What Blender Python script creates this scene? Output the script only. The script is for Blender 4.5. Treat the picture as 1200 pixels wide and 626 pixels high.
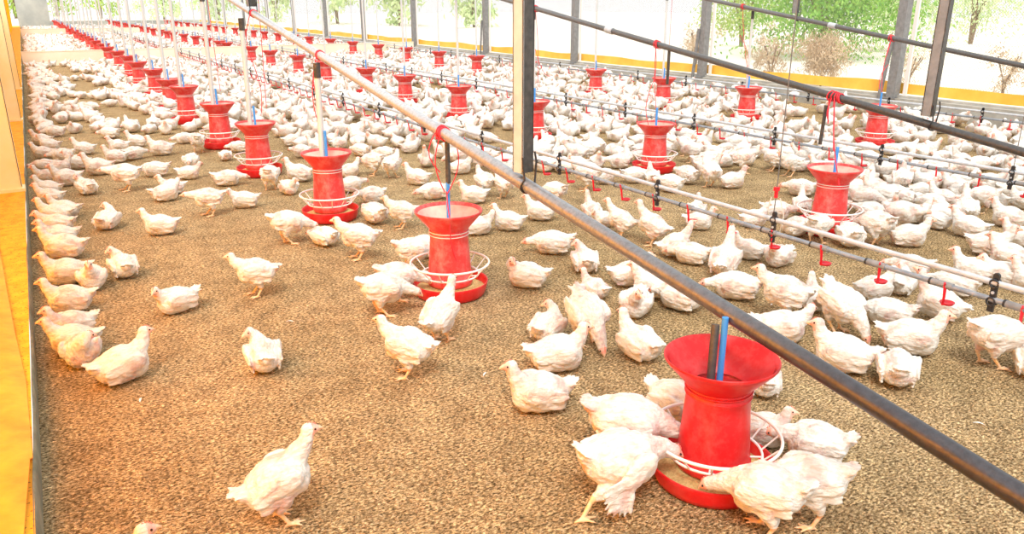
import bpy, bmesh, math, random
import numpy as np
from mathutils import Vector, Matrix, Euler
random.seed(7); np.random.seed(7)
PI = math.pi
S = bpy.context.scene
COL = S.collection
for o in list(bpy.data.objects): bpy.data.objects.remove(o)

# ------------------------------------------------------------------ camera
CAM_H = 1.4735; PITCH = .3240; YAW = .5362; FPX = 920.5
cd = bpy.data.cameras.new('camera'); cam = bpy.data.objects.new('camera', cd); COL.objects.link(cam)
cam.location = (0, 0, CAM_H); cam.rotation_euler = (PI/2 - PITCH, 0, -YAW)
cd.sensor_width = 36; cd.lens = FPX/1200*36; cd.clip_end = 400; cd.clip_start = .05
S.camera = cam
# ------------------------------------------------------------------ world, sun, daylight
w = bpy.data.worlds.new('sky'); S.world = w; w.use_nodes = True
bg = w.node_tree.nodes['Background']; bg.inputs[0].default_value = (1.0, 1.0, .99, 1); bg.inputs[1].default_value = 1.02
sd = bpy.data.lights.new('sun', 'SUN'); sun = bpy.data.objects.new('sun', sd); COL.objects.link(sun)
sd.energy = 2.5; sd.angle = math.radians(18); sd.color = (1, .98, .94)
sun.rotation_euler = Euler((math.radians(28), math.radians(-22), 0)); sun.location = (0, 0, 8)
ld = bpy.data.lights.new('daylight_left', 'AREA'); la = bpy.data.objects.new('daylight_left', ld); COL.objects.link(la)
ld.shape = 'RECTANGLE'; ld.size = 5.5; ld.size_y = 1.3; ld.energy = 340; ld.color = (1, .92, .62)
la.location = (-1.6, 2.9, .95); la.rotation_euler = (PI/2, 0, -PI/2)
S.view_settings.view_transform = 'Standard'; S.view_settings.look = 'None'
S.view_settings.gamma = 1; S.view_settings.use_curve_mapping = False
S.view_settings.exposure = .25

# pixel of the photograph -> point on a horizontal plane
_cy, _sy = math.cos(YAW), math.sin(YAW); _cp, _sp = math.cos(PITCH), math.sin(PITCH)
FW = Vector((_sy*_cp, _cy*_cp, -_sp)); RT = Vector((_cy, -_sy, 0)); UP = RT.cross(FW)
def gp(x, y, z=0.):
    d = FW*FPX + RT*(x-600) - UP*(y-313); t = (z-CAM_H)/d.z
    return Vector((d.x*t, d.y*t, z))
def pr(p):
    d = Vector(p) - Vector((0, 0, CAM_H)); z = d.dot(FW)
    return (600+FPX*d.dot(RT)/z, 313-FPX*d.dot(UP)/z, z)

# ------------------------------------------------------------------ materials
def mat(name, col, rough=.6, metal=0., spec=.5):
    m = bpy.data.materials.new(name); m.use_nodes = True
    b = m.node_tree.nodes['Principled BSDF']
    b.inputs['Base Color'].default_value = (*col, 1); b.inputs['Roughness'].default_value = rough
    b.inputs['Metallic'].default_value = metal; b.inputs['Specular IOR Level'].default_value = spec
    return m
def nd(m, t, **k):
    n = m.node_tree.nodes.new(t)
    for a, v in k.items(): setattr(n, a, v)
    return n
def lk(m, a, b): m.node_tree.links.new(a, b)
def coord(m, scale=(1, 1, 1), kind='Object'):
    tc = nd(m, 'ShaderNodeTexCoord'); mp = nd(m, 'ShaderNodeMapping'); mp.inputs['Scale'].default_value = scale
    lk(m, tc.outputs[kind], mp.inputs[0]); return mp.outputs[0]
def noise(m, vec, scale, detail=3, rough=.5):
    n = nd(m, 'ShaderNodeTexNoise'); n.inputs['Scale'].default_value = scale; n.inputs['Detail'].default_value = detail
    n.inputs['Roughness'].default_value = rough; lk(m, vec, n.inputs['Vector']); return n.outputs['Fac']
def ramp(m, fac, stops):
    r = nd(m, 'ShaderNodeValToRGB'); e = r.color_ramp.elements
    while len(e) < len(stops): e.new(.5)
    for i, (p, c) in enumerate(stops): e[i].position = p; e[i].color = (*c, 1)
    lk(m, fac, r.inputs[0]); return r.outputs[0]
def mixc(m, fac, a, b, mode='MIX'):
    x = nd(m, 'ShaderNodeMix', data_type='RGBA', blend_type=mode)
    for s, v in ((0, fac), (6, a), (7, b)):
        if isinstance(v, (int, float)): x.inputs[s].default_value = v
        elif isinstance(v, tuple): x.inputs[s].default_value = (*v, 1)
        else: lk(m, v, x.inputs[s])
    return x.outputs[2]
def bump(m, h, dist, strength=1.):
    b = nd(m, 'ShaderNodeBump'); b.inputs['Distance'].default_value = dist; b.inputs['Strength'].default_value = strength
    lk(m, h, b.inputs['Height']); lk(m, b.outputs[0], m.node_tree.nodes['Principled BSDF'].inputs['Normal'])
def base(m, c): lk(m, c, m.node_tree.nodes['Principled BSDF'].inputs['Base Color'])

def m_noise(name, c1, c2, sc, rough=.6, metal=0, bd=0, lo=.35, hi=.65, spec=.5, scale=(1, 1, 1)):
    m = mat(name, c1, rough, metal, spec); v = coord(m, scale); f = noise(m, v, sc, 5, .6)
    base(m, ramp(m, f, [(lo, c1), (hi, c2)]))
    if bd: bump(m, f, bd)
    return m

# litter floor: fine husk granules, clods and lighter straw flecks
M_LITTER = mat('litter', (.4, .28, .16), .95, 0, .15)
def build_litter():
    m = M_LITTER; v = coord(m)
    big = noise(m, v, .9, 3); mid = noise(m, v, 7, 4)
    vs = coord(m, (1, 1.7, 1)); fine = noise(m, vs, 70, 4, .75)
    vo = nd(m, 'ShaderNodeTexVoronoi'); vo.inputs['Scale'].default_value = 110; lk(m, vs, vo.inputs['Vector'])
    c = ramp(m, fine, [(.33, (.045, .027, .012)), (.43, (.25, .17, .085)), (.52, (.56, .415, .23)), (.64, (.98, .82, .54))])
    c2 = ramp(m, vo.outputs['Color'], [(.15, (.38, .36, .33)), (.42, (.95, .95, .95)), (.75, (1.15, 1.13, 1.08)), (.95, (1.75, 1.7, 1.6))])
    c = mixc(m, .85, c, c2, 'MULTIPLY')
    c3 = ramp(m, mid, [(.33, (.72, .68, .62)), (.6, (1.08, 1.05, 1.0))])
    c = mixc(m, .8, c, c3, 'MULTIPLY')
    c4 = ramp(m, big, [(.35, (.86, .82, .74)), (.65, (1.08, 1.05, 1.03))])
    c = mixc(m, .8, c, c4, 'MULTIPLY')
    base(m, c)
    a = nd(m, 'ShaderNodeMath', operation='ADD'); lk(m, fine, a.inputs[0])
    b = nd(m, 'ShaderNodeMath', operation='MULTIPLY'); lk(m, mid, b.inputs[0]); b.inputs[1].default_value = 1.3; lk(m, b.outputs[0], a.inputs[1])
    bump(m, a.outputs[0], .018, .9)
build_litter()
M_SAND = m_noise('pale_ground', (.95, .9, .8), (.8, .7, .55), .8, .9, lo=.4, hi=.8)
M_CONC = m_noise('grey_concrete', (.36, .34, .3), (.5, .48, .43), 6, .85, bd=.004)
M_CONCD = m_noise('stained_concrete', (.17, .165, .11), (.3, .29, .2), 9, .85, bd=.004)
M_YEL = m_noise('yellow_tarp_sheet', (.9, .33, .01), (1., .5, .025), 7, .55, bd=.006)
M_YEL2 = m_noise('yellow_lit_ledge', (.88, .36, .02), (1.0, .6, .04), 14, .8, bd=.01, lo=.3, hi=.6)  # yellow light through the tarp is put into the ledge colour
def build_specks():
    m = M_YEL2; v = coord(m); f = noise(m, v, 14, 5, .6)
    c = ramp(m, f, [(.3, (.88, .34, .012)), (.6, (1., .54, .03))])
    s = noise(m, v, 95, 2); k = ramp(m, s, [(.32, (.35, .2, .05)), (.38, (1, 1, 1))])
    base(m, mixc(m, 1., c, k, 'MULTIPLY'))
build_specks()
# translucent yellow curtain
M_CURT = bpy.data.materials.new('yellow_curtain'); M_CURT.use_nodes = True
def build_curtain():
    m = M_CURT; nt = m.node_tree; nt.nodes.clear()
    out = nd(m, 'ShaderNodeOutputMaterial'); mx = nd(m, 'ShaderNodeMixShader'); mx.inputs[0].default_value = .6
    d = nd(m, 'ShaderNodeBsdfDiffuse'); t = nd(m, 'ShaderNodeBsdfTranslucent')
    c = ramp(m, noise(m, coord(m, (1, .4, 1)), 6, 4), [(.35, (1., .56, .04)), (.65, (1., .69, .11))])
    lk(m, c, d.inputs[0]); lk(m, c, t.inputs[0])
    lk(m, d.outputs[0], mx.inputs[1]); lk(m, t.outputs[0], mx.inputs[2]); lk(m, mx.outputs[0], out.inputs[0])
build_curtain()
M_BAND = m_noise('orange_tarp_band', (.95, .5, .06), (1., .62, .1), 3, .5, bd=.01)
def red_plastic(name, c, dusty):
    m = mat(name, c, .35, 0, .4); v = coord(m); f = noise(m, v, 14, 6, .75)
    base(m, ramp(m, f, [(.45, c), (.8, tuple(a*(1-dusty)+b*dusty for a, b in zip(c, (.9, .62, .55))))]))
    return m
M_RED = red_plastic('red_plastic', (.62, .012, .016), .12)
M_RED2 = red_plastic('dusty_red_plastic', (.74, .045, .045), .38)
M_PAN = red_plastic('red_pan_plastic', (.7, .012, .016), .12)
M_DUST = m_noise('feed_dusted_plastic', (.82, .62, .5), (.72, .3, .25), 6, .8)
M_FEED = m_noise('yellow_meal', (.5, .35, .12), (.72, .55, .24), 120, .95, bd=.004)
M_WPL = mat('white_plastic', (.85, .82, .78), .45)
M_BLUE = mat('blue_plastic', (.06, .32, .82), .4)
M_BLACK = mat('black_plastic', (.025, .025, .028), .4)
M_POLEW = mat('pale_grey_pole', (.66, .68, .68), .45, .1)
M_GALV = m_noise('galvanised_steel', (.62, .65, .68), (.48, .52, .56), 20, .38, .25)
M_WPIPE = m_noise('grey_water_pipe', (.22, .25, .29), (.33, .36, .4), 20, .35, .1)
M_DARKST = m_noise('dark_steel', (.05, .05, .05), (.1, .095, .09), 30, .45, .3)
M_STEELL = m_noise('grey_primer_steel', (.2, .2, .2), (.29, .29, .29), 15, .55, 0)
# overhead pipe: zinc, dark roof and bright side reflections painted in along its length
M_PIPE = mat('zinc_pipe_painted_reflection', (.4, .4, .4), .33, .55)
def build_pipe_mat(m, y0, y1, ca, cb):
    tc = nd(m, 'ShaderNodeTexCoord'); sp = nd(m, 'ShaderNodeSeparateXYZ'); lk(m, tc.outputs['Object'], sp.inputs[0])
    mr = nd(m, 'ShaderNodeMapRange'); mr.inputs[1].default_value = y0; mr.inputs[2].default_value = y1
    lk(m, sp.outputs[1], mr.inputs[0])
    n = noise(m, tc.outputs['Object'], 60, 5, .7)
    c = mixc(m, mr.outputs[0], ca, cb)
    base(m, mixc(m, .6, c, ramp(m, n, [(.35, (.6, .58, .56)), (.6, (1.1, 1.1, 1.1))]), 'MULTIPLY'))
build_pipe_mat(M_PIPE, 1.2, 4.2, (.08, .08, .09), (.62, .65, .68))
M_PIPE2 = mat('dark_graded_pipe', (.1, .1, .1), .38, .5)
build_pipe_mat(M_PIPE2, 3, 9, (.1, .1, .1), (.25, .25, .25))  # same gradient, weaker: lighter towards the far end
M_CORD = mat('red_cord', (.78, .03, .05), .7)
M_WIRE = mat('steel_wire', (.2, .19, .18), .5, .3)
M_TWINE = mat('pale_twine', (.75, .7, .6), .8)
M_PART = m_noise('cream_board', (.95, .88, .74), (.9, .8, .62), 2, .8)
M_FARW = m_noise('blue_grey_wall_paint', (.36, .39, .38), (.55, .57, .52), .8, .9)
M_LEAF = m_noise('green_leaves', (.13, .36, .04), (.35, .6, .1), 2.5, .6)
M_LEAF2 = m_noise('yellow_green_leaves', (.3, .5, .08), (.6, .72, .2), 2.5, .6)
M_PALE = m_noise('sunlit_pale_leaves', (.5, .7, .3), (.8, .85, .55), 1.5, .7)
M_DRY = m_noise('dry_brown_leaves', (.46, .33, .2), (.8, .64, .44), 3, .8)
M_BARK = m_noise('brown_bark', (.2, .13, .08), (.34, .25, .17), 12, .9, bd=.01)
# birds
def feather_mat(name, c0, c1, pink, pk):
    m = mat(name, c0, .8, 0, .15)
    v = coord(m); oi = nd(m, 'ShaderNodeObjectInfo')
    ad = nd(m, 'ShaderNodeVectorMath', operation='ADD'); lk(m, v, ad.inputs[0])
    sc = nd(m, 'ShaderNodeVectorMath', operation='SCALE'); lk(m, oi.outputs['Random'], sc.inputs['Scale']); sc.inputs[0].default_value = (7, 5, 3)
    lk(m, sc.outputs[0], ad.inputs[1])
    n1 = noise(m, ad.outputs[0], 13, 4, .6)
    mp = nd(m, 'ShaderNodeMapping'); mp.inputs['Scale'].default_value = (35, 120, 110); lk(m, v, mp.inputs[0])
    n2 = noise(m, mp.outputs[0], 1, 3, .6)
    c = ramp(m, n1, [(.42, c0), (.54, c1), (.54+pk, pink)])  # random pink patches, also putting fold shading into the plumage colour
    c = mixc(m, .6, c, ramp(m, n2, [(.38, (.78, .73, .66)), (.54, (1, 1, 1))]), 'MULTIPLY')
    base(m, c)
    mp2 = nd(m, 'ShaderNodeMapping'); mp2.inputs['Scale'].default_value = (38, 85, 85); lk(m, v, mp2.inputs[0])
    n3 = noise(m, mp2.outputs[0], 1, 5, .7)
    bump(m, n3, .011, 1.)
    b = m.node_tree.nodes['Principled BSDF']
    b.inputs['Subsurface Weight'].default_value = 0
    return m
M_FEATHER = feather_mat('white_feathers', (.9, .88, .83), (.87, .81, .74), (.72, .52, .47), .13)
M_FACE = m_noise('pink_skin', (.88, .62, .48), (.85, .36, .28), 40, .6, bd=.003)
M_LEG = m_noise('yellow_leg_skin', (.85, .5, .2), (.85, .6, .42), 60, .5)
M_BEAK = mat('horn_beak', (.85, .55, .36), .45)
M_COMB = mat('red_comb', (.8, .24, .18), .5)
M_EYE = mat('dark_eye', (.03, .012, .008), .15)

# ------------------------------------------------------------------ mesh helpers
class MB:
    def __init__(s): s.v = []; s.f = []; s.mi = []; s.sm = []
    def add(s, vs, fs, mi=0, smooth=True):
        n = len(s.v); s.v += [tuple(p) for p in vs]; s.f += [tuple(i+n for i in f) for f in fs]
        s.mi += [mi]*len(fs); s.sm += [smooth]*len(fs); return s
    def box(s, c, d, mi=0, rot=None, bev=0):
        x, y, z = d[0]/2, d[1]/2, d[2]/2
        vs = [Vector((a*x, b*y, e*z)) for a in (-1, 1) for b in (-1, 1) for e in (-1, 1)]
        if rot: vs = [rot @ p for p in vs]
        vs = [p+Vector(c) for p in vs]
        return s.add(vs, [(0, 1, 3, 2), (4, 6, 7, 5), (0, 4, 5, 1), (2, 3, 7, 6), (0, 2, 6, 4), (1, 5, 7, 3)], mi, False)
    def tube(s, pts, r, n=10, mi=0, closed=False, caps=True):
        pts = [Vector(p) for p in pts]; N = len(pts); rr = r if isinstance(r, (list, tuple)) else [r]*N
        vs = []; ref = None
        for i, p in enumerate(pts):
            a = pts[(i-1) % N] if (closed or i > 0) else pts[i]; b = pts[(i+1) % N] if (closed or i < N-1) else pts[i]
            t = (b-a).normalized()
            if ref is None: ref = Vector((0, 0, 1)) if abs(t.z) < .9 else Vector((1, 0, 0))
            u = (ref - t*ref.dot(t)).normalized(); ref = u; w_ = t.cross(u)
            vs += [p + (u*math.cos(2*PI*k/n) + w_*math.sin(2*PI*k/n))*rr[i] for k in range(n)]
        fs = []
        for i in range(N if closed else N-1):
            j = (i+1) % N
            fs += [(i*n+k, i*n+(k+1) % n, j*n+(k+1) % n, j*n+k) for k in range(n)]
        s.add(vs, fs, mi)
        if caps and not closed:
            s.add(vs[:n], [tuple(range(n))[::-1]], mi, False); s.add(vs[-n:], [tuple(range(n))], mi, False)
        return s
    def lathe(s, prof, n=48, mi=0, c=(0, 0, 0)):
        vs = []
        for r, z in prof: vs += [(c[0]+r*math.cos(2*PI*k/n), c[1]+r*math.sin(2*PI*k/n), c[2]+z) for k in range(n)]
        fs = [(i*n+k, i*n+(k+1) % n, (i+1)*n+(k+1) % n, (i+1)*n+k) for i in range(len(prof)-1) for k in range(n)]
        return s.add(vs, fs, mi)
    def mesh(s, name, mats):
        me = bpy.data.meshes.new(name); me.from_pydata(s.v, [], s.f)
        for m in (mats if isinstance(mats, (list, tuple)) else [mats]): me.materials.append(m)
        me.polygons.foreach_set('material_index', s.mi); me.polygons.foreach_set('use_smooth', s.sm)
        me.update(); return me
    def build(s, name, mats, parent=None, loc=None):
        return put(name, s.mesh(name, mats), parent, loc)
def put(name, me, parent=None, loc=None, rot=None):
    o = bpy.data.objects.new(name, me); COL.objects.link(o)
    if parent: o.parent = parent
    if loc is not None: o.location = loc
    if rot is not None: o.rotation_euler = rot
    return o
def tag(o, label, cat, group=None, kind=None):
    o['label'] = label; o['category'] = cat
    if group: o['group'] = group
    if kind: o['kind'] = kind
    return o
def thing(name, label, cat, loc=(0, 0, 0), group=None, rz=0):
    o = put(name, None, None, loc, (0, 0, rz)); o.empty_display_size = .05
    return tag(o, label, cat, group)
def struct(o): o['kind'] = 'structure'; return o
def circle(r, z, n=40, c=(0, 0)): return [(c[0]+r*math.cos(2*PI*k/n), c[1]+r*math.sin(2*PI*k/n), z) for k in range(n)]
ORD = ['nearest', 'second', 'third', 'fourth', 'fifth', 'sixth', 'seventh', 'eighth', 'ninth', 'tenth', 'eleventh', 'twelfth']

#================================================================== LARGE STRUCTURE
WX = -.19; RX = 10.3
def grid(x0, x1, y0, y1, nx, ny, zf):
    b = MB(); vs = [(x0+(x1-x0)*i/nx, y0+(y1-y0)*j/ny, zf(x0+(x1-x0)*i/nx, y0+(y1-y0)*j/ny)) for j in range(ny+1) for i in range(nx+1)]
    b.add(vs, [(j*(nx+1)+i, j*(nx+1)+i+1, (j+1)*(nx+1)+i+1, (j+1)*(nx+1)+i) for j in range(ny) for i in range(nx)])
    return b
struct(grid(WX-.02, RX+.02, -2, 62, 8, 40, lambda x, y: 0).build('floor', M_LITTER))
struct(grid(RX+.1, 90, -30, 120, 40, 60, lambda x, y: -.03+.12*math.sin(x*.7)*math.sin(y*.4)*min(1, (x-RX)/3)).build('ground_outside', M_SAND))
struct(grid(-40, WX-.65, -30, 120, 10, 20, lambda x, y: -.03).build('ground_outside', M_SAND))
struct(grid(WX-.65, RX+.1, 62, 120, 10, 20, lambda x, y: -.03).build('ground_outside', M_SAND))
# left kerb: grey inner face, rounded lip, yellow ledge
kb = MB(); prof = [(WX, -.02), (WX-.001, .07), (WX-.003, .086), (WX-.010, .092)]
prof2 = [(WX-.010, .092), (WX-.30, .088), (WX-.48, .09), (WX-.50, .08), (WX-.50, -.1)]
ys = [-2+.25*i for i in range(257)]
def wob(y, s): return .0035*math.sin(y*2.3+s)+.002*math.sin(y*7.1+s*2)
for pf, mi in ((prof, 0), (prof2, 1)):
    vs = [(x+(wob(y, 0) if k else 0), y, z+wob(y, k*.4)*.5*(z > 0)) for y in ys for k, (x, z) in enumerate(pf)]
    n = len(pf); kb.add(vs, [(j*n+k, j*n+k+1, (j+1)*n+k+1, (j+1)*n+k) for j in range(len(ys)-1) for k in range(n-1)], mi)
struct(kb.build('wall_left', [M_CONCD, M_YEL2]))
# right kerb: stepped grey concrete
rb = MB()
rb.box((RX+.11, 30, .05), (.22, 64, .34)); rb.box((RX+.13, 30, .235), (.10, 64, .03)); rb.box((RX-.03, 30, .03), (.06, 64, .1))
struct(rb.build('wall_right', M_CONC))
# far end: part wall of painted masonry
fb = MB(); fb.box((.62, 60.2, 2), (1.75, .2, 4.2)); fb.box((6, 60.2, .15), (9, .2, .5)); struct(fb.build('wall_far', M_FARW))

#================================================================== side curtains
def sheet(name, mats, x, y0, y1, z0, z1, amp, label, cat, ny=160, nz=5, th=.004, topw=.012, fold=9.):
    b = MB()
    for side in (0, 1):
        vs = []
        for j in range(ny+1):
            y = y0+(y1-y0)*j/ny
            for k in range(nz+1):
                t = k/nz; zt = z1 + topw*(math.sin(y*1.9)+.6*math.sin(y*4.3+1)); zb = z0+.3*topw*math.sin(y*3.1)
                vs.append((x+side*th+amp*math.sin(y*fold+t*2)*(.4+.6*t)+amp*.7*math.sin(y*fold*.37), y, zb+(zt-zb)*t))
        n = nz+1
        fs = [(j*n+k, j*n+k+1, (j+1)*n+k+1, (j+1)*n+k) for j in range(ny) for k in range(nz)]
        b.add(vs, fs if side else [f[::-1] for f in fs])
    o = b.build(name, mats); return tag(o, label, cat)
sheet('tarp_band', M_BAND, RX+.19, 0, 59.9, .262, .41, .008, 'long orange tarp band strung along the top of the right side kerb', 'tarp', 400, 3, fold=5)
sheet('side_curtain', M_CURT, WX-.42, -1.5, 58, .09, 1.9, .012, 'translucent yellow curtain hanging above the kerb on the left side', 'curtain', 400, 8)
# loose tarp hem lying on the left ledge
def hem():
    b = MB(); pts = []
    L = [(2.0, -.235), (2.3, -.222), (2.62, -.205), (2.66, -.2), (2.9, -.206), (3.3, -.215), (3.8, -.25), (4.4, -.285), (5.2, -.33), (6.0, -.37)]
    L = [(1.2, -.235)] + L
    n = 7
    for z0 in (.101, .097):
        vs = []
        for j, (y, xi) in enumerate(L):
            for k in range(n):
                t = k/(n-1); x = xi+(-.60-xi)*t
                vs.append((x, y, z0+.006*math.sin(k*1.3+j)*.6+(.012 if .02 < t < .3 else 0)+t*t*.10+(.03 if 2.5 < y < 2.64 else 0)*(1-t)*.5))
        fs = [(j*n+k, (j+1)*n+k, (j+1)*n+k+1, j*n+k+1) for j in range(len(L)-1) for k in range(n-1)]
        b.add(vs, fs)
    return b
tag(hem().build('tarp_hem', M_YEL), 'loose edge of yellow tarp folded over the left kerb ledge', 'tarp')
# left side posts, standing on the kerb
for i, (y, lab) in enumerate(((7.15, 'cream and yellow side post standing on the left kerb, nearest one'), (11.6, 'cream side post standing on the left kerb, second from the camera'), (16, 'cream side post on the left kerb, third from the camera'))):
    b = MB(); b.box((WX-.105, y, 1.6), (.16, .13, 3.04)); b.box((WX-.105, y, .1), (.2, .18, .025))
    for q in (-.02,): b.box((WX-.026, y-.067, 1.55), (.005, .004, 2.85), 1)
    tag(b.build('side_post', [m_noise('cream_post_paint', (.98, .82, .42), (1, .9, .6), 3, .7), M_DARKST]), lab, 'post')
# right side steel columns
CY = [2.9, 6.95, 10.75, 14.75, 18.8, 23.4, 27.8, 32, 36.5, 41, 46, 51, 56]
for i, y in enumerate(CY):
    lab = 'grey steel column on the right side kerb, %s from the camera' % (ORD[i] if i < 12 else 'last')
    t = thing('steel_column', lab.replace('nearest from', 'nearest to'), 'column', (RX+.02, y, 0), 'steel columns along the right side')
    b = MB(); b.box((0, 0, 2.05), (.02, .13, 3.7)); b.box((.06, -.055, 2.05), (.1, .018, 3.7)); b.box((.06, .055, 2.05), (.1, .018, 3.7))
    b.box((.03, 0, .21), (.14, .2, .02)); b.build('shaft', M_STEELL, t)
    if i in (1, 2, 4):
        rot = Euler((math.radians(5.5), 0, 0)).to_matrix()
        b = MB(); b.box((-.03, .11, .62), (.03, .05, .86), rot=rot); b.build('brace', M_STEELL, t)
    b = MB(); b.box((.1, -.15, 2.05), (.03, .05, 3.6)); b.build('drain_pipe', M_WPL, t)
# wire mesh above tarp
M_MESH = bpy.data.materials.new('wire_netting'); M_MESH.use_nodes = True
def build_net():
    m = M_MESH; nt = m.node_tree; b = nt.nodes['Principled BSDF']; b.inputs['Base Color'].default_value = (.35, .33, .3, 1); b.inputs['Roughness'].default_value = .5
    tc = nd(m, 'ShaderNodeTexCoord'); sp = nd(m, 'ShaderNodeSeparateXYZ'); lk(m, tc.outputs['Object'], sp.inputs[0])
    outs = []
    for sgn in ('ADD', 'SUBTRACT'):
        a = nd(m, 'ShaderNodeMath', operation=sgn); lk(m, sp.outputs[1], a.inputs[0]); lk(m, sp.outputs[2], a.inputs[1])
        k = nd(m, 'ShaderNodeMath', operation='MULTIPLY'); lk(m, a.outputs[0], k.inputs[0]); k.inputs[1].default_value = 26
        f = nd(m, 'ShaderNodeMath', operation='FRACT'); lk(m, k.outputs[0], f.inputs[0])
        g = nd(m, 'ShaderNodeMath', operation='LESS_THAN'); lk(m, f.outputs[0], g.inputs[0]); g.inputs[1].default_value = .07
        outs.append(g.outputs[0])
    mxx = nd(m, 'ShaderNodeMath', operation='MAXIMUM'); lk(m, outs[0], mxx.inputs[0]); lk(m, outs[1], mxx.inputs[1])
    lk(m, mxx.outputs[0], b.inputs['Alpha'])
build_net()
b = MB(); b.box((RX+.235, 29.5, 1.95), (.002, 60.8, 3.3))
tag(b.build('wire_netting', M_MESH), 'fine diamond wire netting closing the open right side above the tarp', 'netting')

#================================================================== low partitions across the shed
for y, lab in ((23.2, 'low cream board partition crossing the shed, nearer of the two'), (44, 'low cream board partition crossing the shed, farther of the two')):
    t = thing('low_partition', lab, 'partition', (0, y, 0))
    for k in range(5):
        x0 = WX+.02+k*2.09; b = MB(); b.box((x0+1.03, 0, .17), (2.05, .03, .34)); b.box((x0+1.03, 0, .345), (2.06, .045, .02)); b.build('board', M_PART, t)

#================================================================== trees and scrub outside
def foliage(bm, c, rad, n, size, rnd, squash=.8):
    cl = [Vector((rnd.gauss(0, .45)*rad, rnd.gauss(0, .45)*rad, rnd.gauss(0, .4)*rad*squash)) for _ in range(max(4, n//60))]
    for i in range(n):
        q = rnd.choice(cl); p = Vector(c)+q+Vector((rnd.gauss(0, 1), rnd.gauss(0, 1), rnd.gauss(0, 1)))*rad*.17
        r = Euler((rnd.uniform(0, 6), rnd.uniform(0, 6), rnd.uniform(0, 6))).to_matrix(); s_ = size*rnd.uniform(.6, 1.3)
        vs = [p+r@Vector(a)*s_ for a in ((-1, 0, 0), (-.3, .38, .1), (.4, .3, .05), (1, 0, -.1), (.4, -.3, .05), (-.3, -.38, .1))]
        bm.add(vs, [(0, 1, 2, 3, 4, 5)], 0, False)
def tree(name, label, x, y, h, rad, n, leaf, lm, seed, group=None, low=.35):
    rnd = random.Random(seed); t = thing(name, label, 'tree' if 'tree' in name else 'bush', (x, y, -.05), group)
    b = MB(); foliage(b, (0, 0, h*.62), rad, n, leaf, rnd); foliage(b, (0, 0, h*low), rad*.8, n//2, leaf, rnd); b.build('crown', lm, t)
    b = MB()
    for k in range(4):
        a = rnd.uniform(0, 6.3); e = Vector((math.cos(a)*rad*.4, math.sin(a)*rad*.4, h*.75))
        b.tube([(0, 0, 0), (e.x*.15, e.y*.15, h*.3), e], [.06*h/3, .04*h/3, .012], 7)
    b.build('trunk', M_BARK, t)
G1 = 'trees and bushes outside the right side of the shed'
def at(px, py, dist):   # place by viewing direction and ground distance
    d = FW*FPX + RT*(px-600); d.z = 0; d.normalize(); return d.x*dist, d.y*dist
TR = [  # px, dist, h, rad, n, leafsize, mat, name, label
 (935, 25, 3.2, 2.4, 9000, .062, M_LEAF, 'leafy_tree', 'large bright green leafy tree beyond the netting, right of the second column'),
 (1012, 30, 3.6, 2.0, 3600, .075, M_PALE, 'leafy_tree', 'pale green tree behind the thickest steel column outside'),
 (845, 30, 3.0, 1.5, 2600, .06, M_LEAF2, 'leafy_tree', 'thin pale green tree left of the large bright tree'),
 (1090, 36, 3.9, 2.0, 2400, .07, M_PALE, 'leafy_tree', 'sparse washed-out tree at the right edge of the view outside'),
 (935, 16.5, 1.1, .5, 5200, .022, M_DRY, 'dry_bush', 'round dry brown bush behind the netting under the green tree'),
 (880, 16.5, 1.0, .42, 1300, .024, M_DRY, 'dry_bush', 'smaller dry brown bush left of the round one'),
 (798, 20, 1.15, .5, 1300, .024, M_DRY, 'dry_bush', 'sparse dry bush seen left of the second steel column'),
 (1135, 16, .9, .42, 800, .022, M_DRY, 'dry_bush', 'scraggly dry bush on the pale ground at far right'),
 (1030, 17, .75, .5, 500, .022, M_DRY, 'dry_bush', 'low dry scrub on pale ground behind the leaning brace'),
]
for i, (px, dd, h, rad, n, lf, lm, nm, lab) in enumerate(TR):
    x, y = at(px, 0, dd); tree(nm, lab, x, y, h, rad, n, lf, lm, 100+i, G1)
for i, (px, dd, h, rad) in enumerate([(560, 52, 5, 2.0), (480, 58, 5, 2.2), (415, 66, 6, 2.4), (350, 72, 6, 2.5), (290, 82, 6, 3), (232, 88, 7, 2.6), (165, 96, 7, 2.6), (120, 112, 8, 3.2), (75, 100, 8, 3)]):
    x, y = at(px, 0, dd)
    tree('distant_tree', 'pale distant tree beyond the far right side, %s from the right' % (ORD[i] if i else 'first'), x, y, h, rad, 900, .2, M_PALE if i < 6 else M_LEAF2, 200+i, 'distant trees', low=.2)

#================================================================== overhead winch pipes, hanging square posts
def pipe_z(y): return .335+.1445*y
PX = [1.73, 4.76, 7.95]
P_LAB = ['long thick steel pipe sloping across the picture over the near row of feeders',
         'dark steel pipe sloping over the second row of feeders',
         'thin dark steel pipe sloping over the far row of feeders by the side wall']
for i, x in enumerate(PX):
    b = MB(); y0 = (.2, .8, 2.5)[i]; y1 = 19
    for ya, yb in ((y0, 6.2), (6.2, 12.2), (12.2, y1)):
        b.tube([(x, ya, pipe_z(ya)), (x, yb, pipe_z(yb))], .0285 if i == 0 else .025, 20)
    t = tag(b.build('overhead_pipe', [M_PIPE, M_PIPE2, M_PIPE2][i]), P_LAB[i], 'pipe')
    for yc in (6.2, 12.2):
        b = MB(); b.tube([(x, yc-.05, pipe_z(yc-.05)), (x, yc+.05, pipe_z(yc+.05))], .032, 16); b.build('coupling', M_GALV, t)
POSTS = [(1.73, 2.82, 'square steel post with painted lit and shaded sides hooked to the big near pipe'), (4.76, 2.93, 'square steel post hooked to the second pipe at right of the picture'),
         (1.73, 7.35, 'dark square post hooked to the big near pipe at upper left'), (7.95, 6.75, 'short dark post end hooked to the far pipe above the dry bush'),
         (4.76, 7.7, 'dark square post hooked to the second pipe behind the big near post')]
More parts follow.
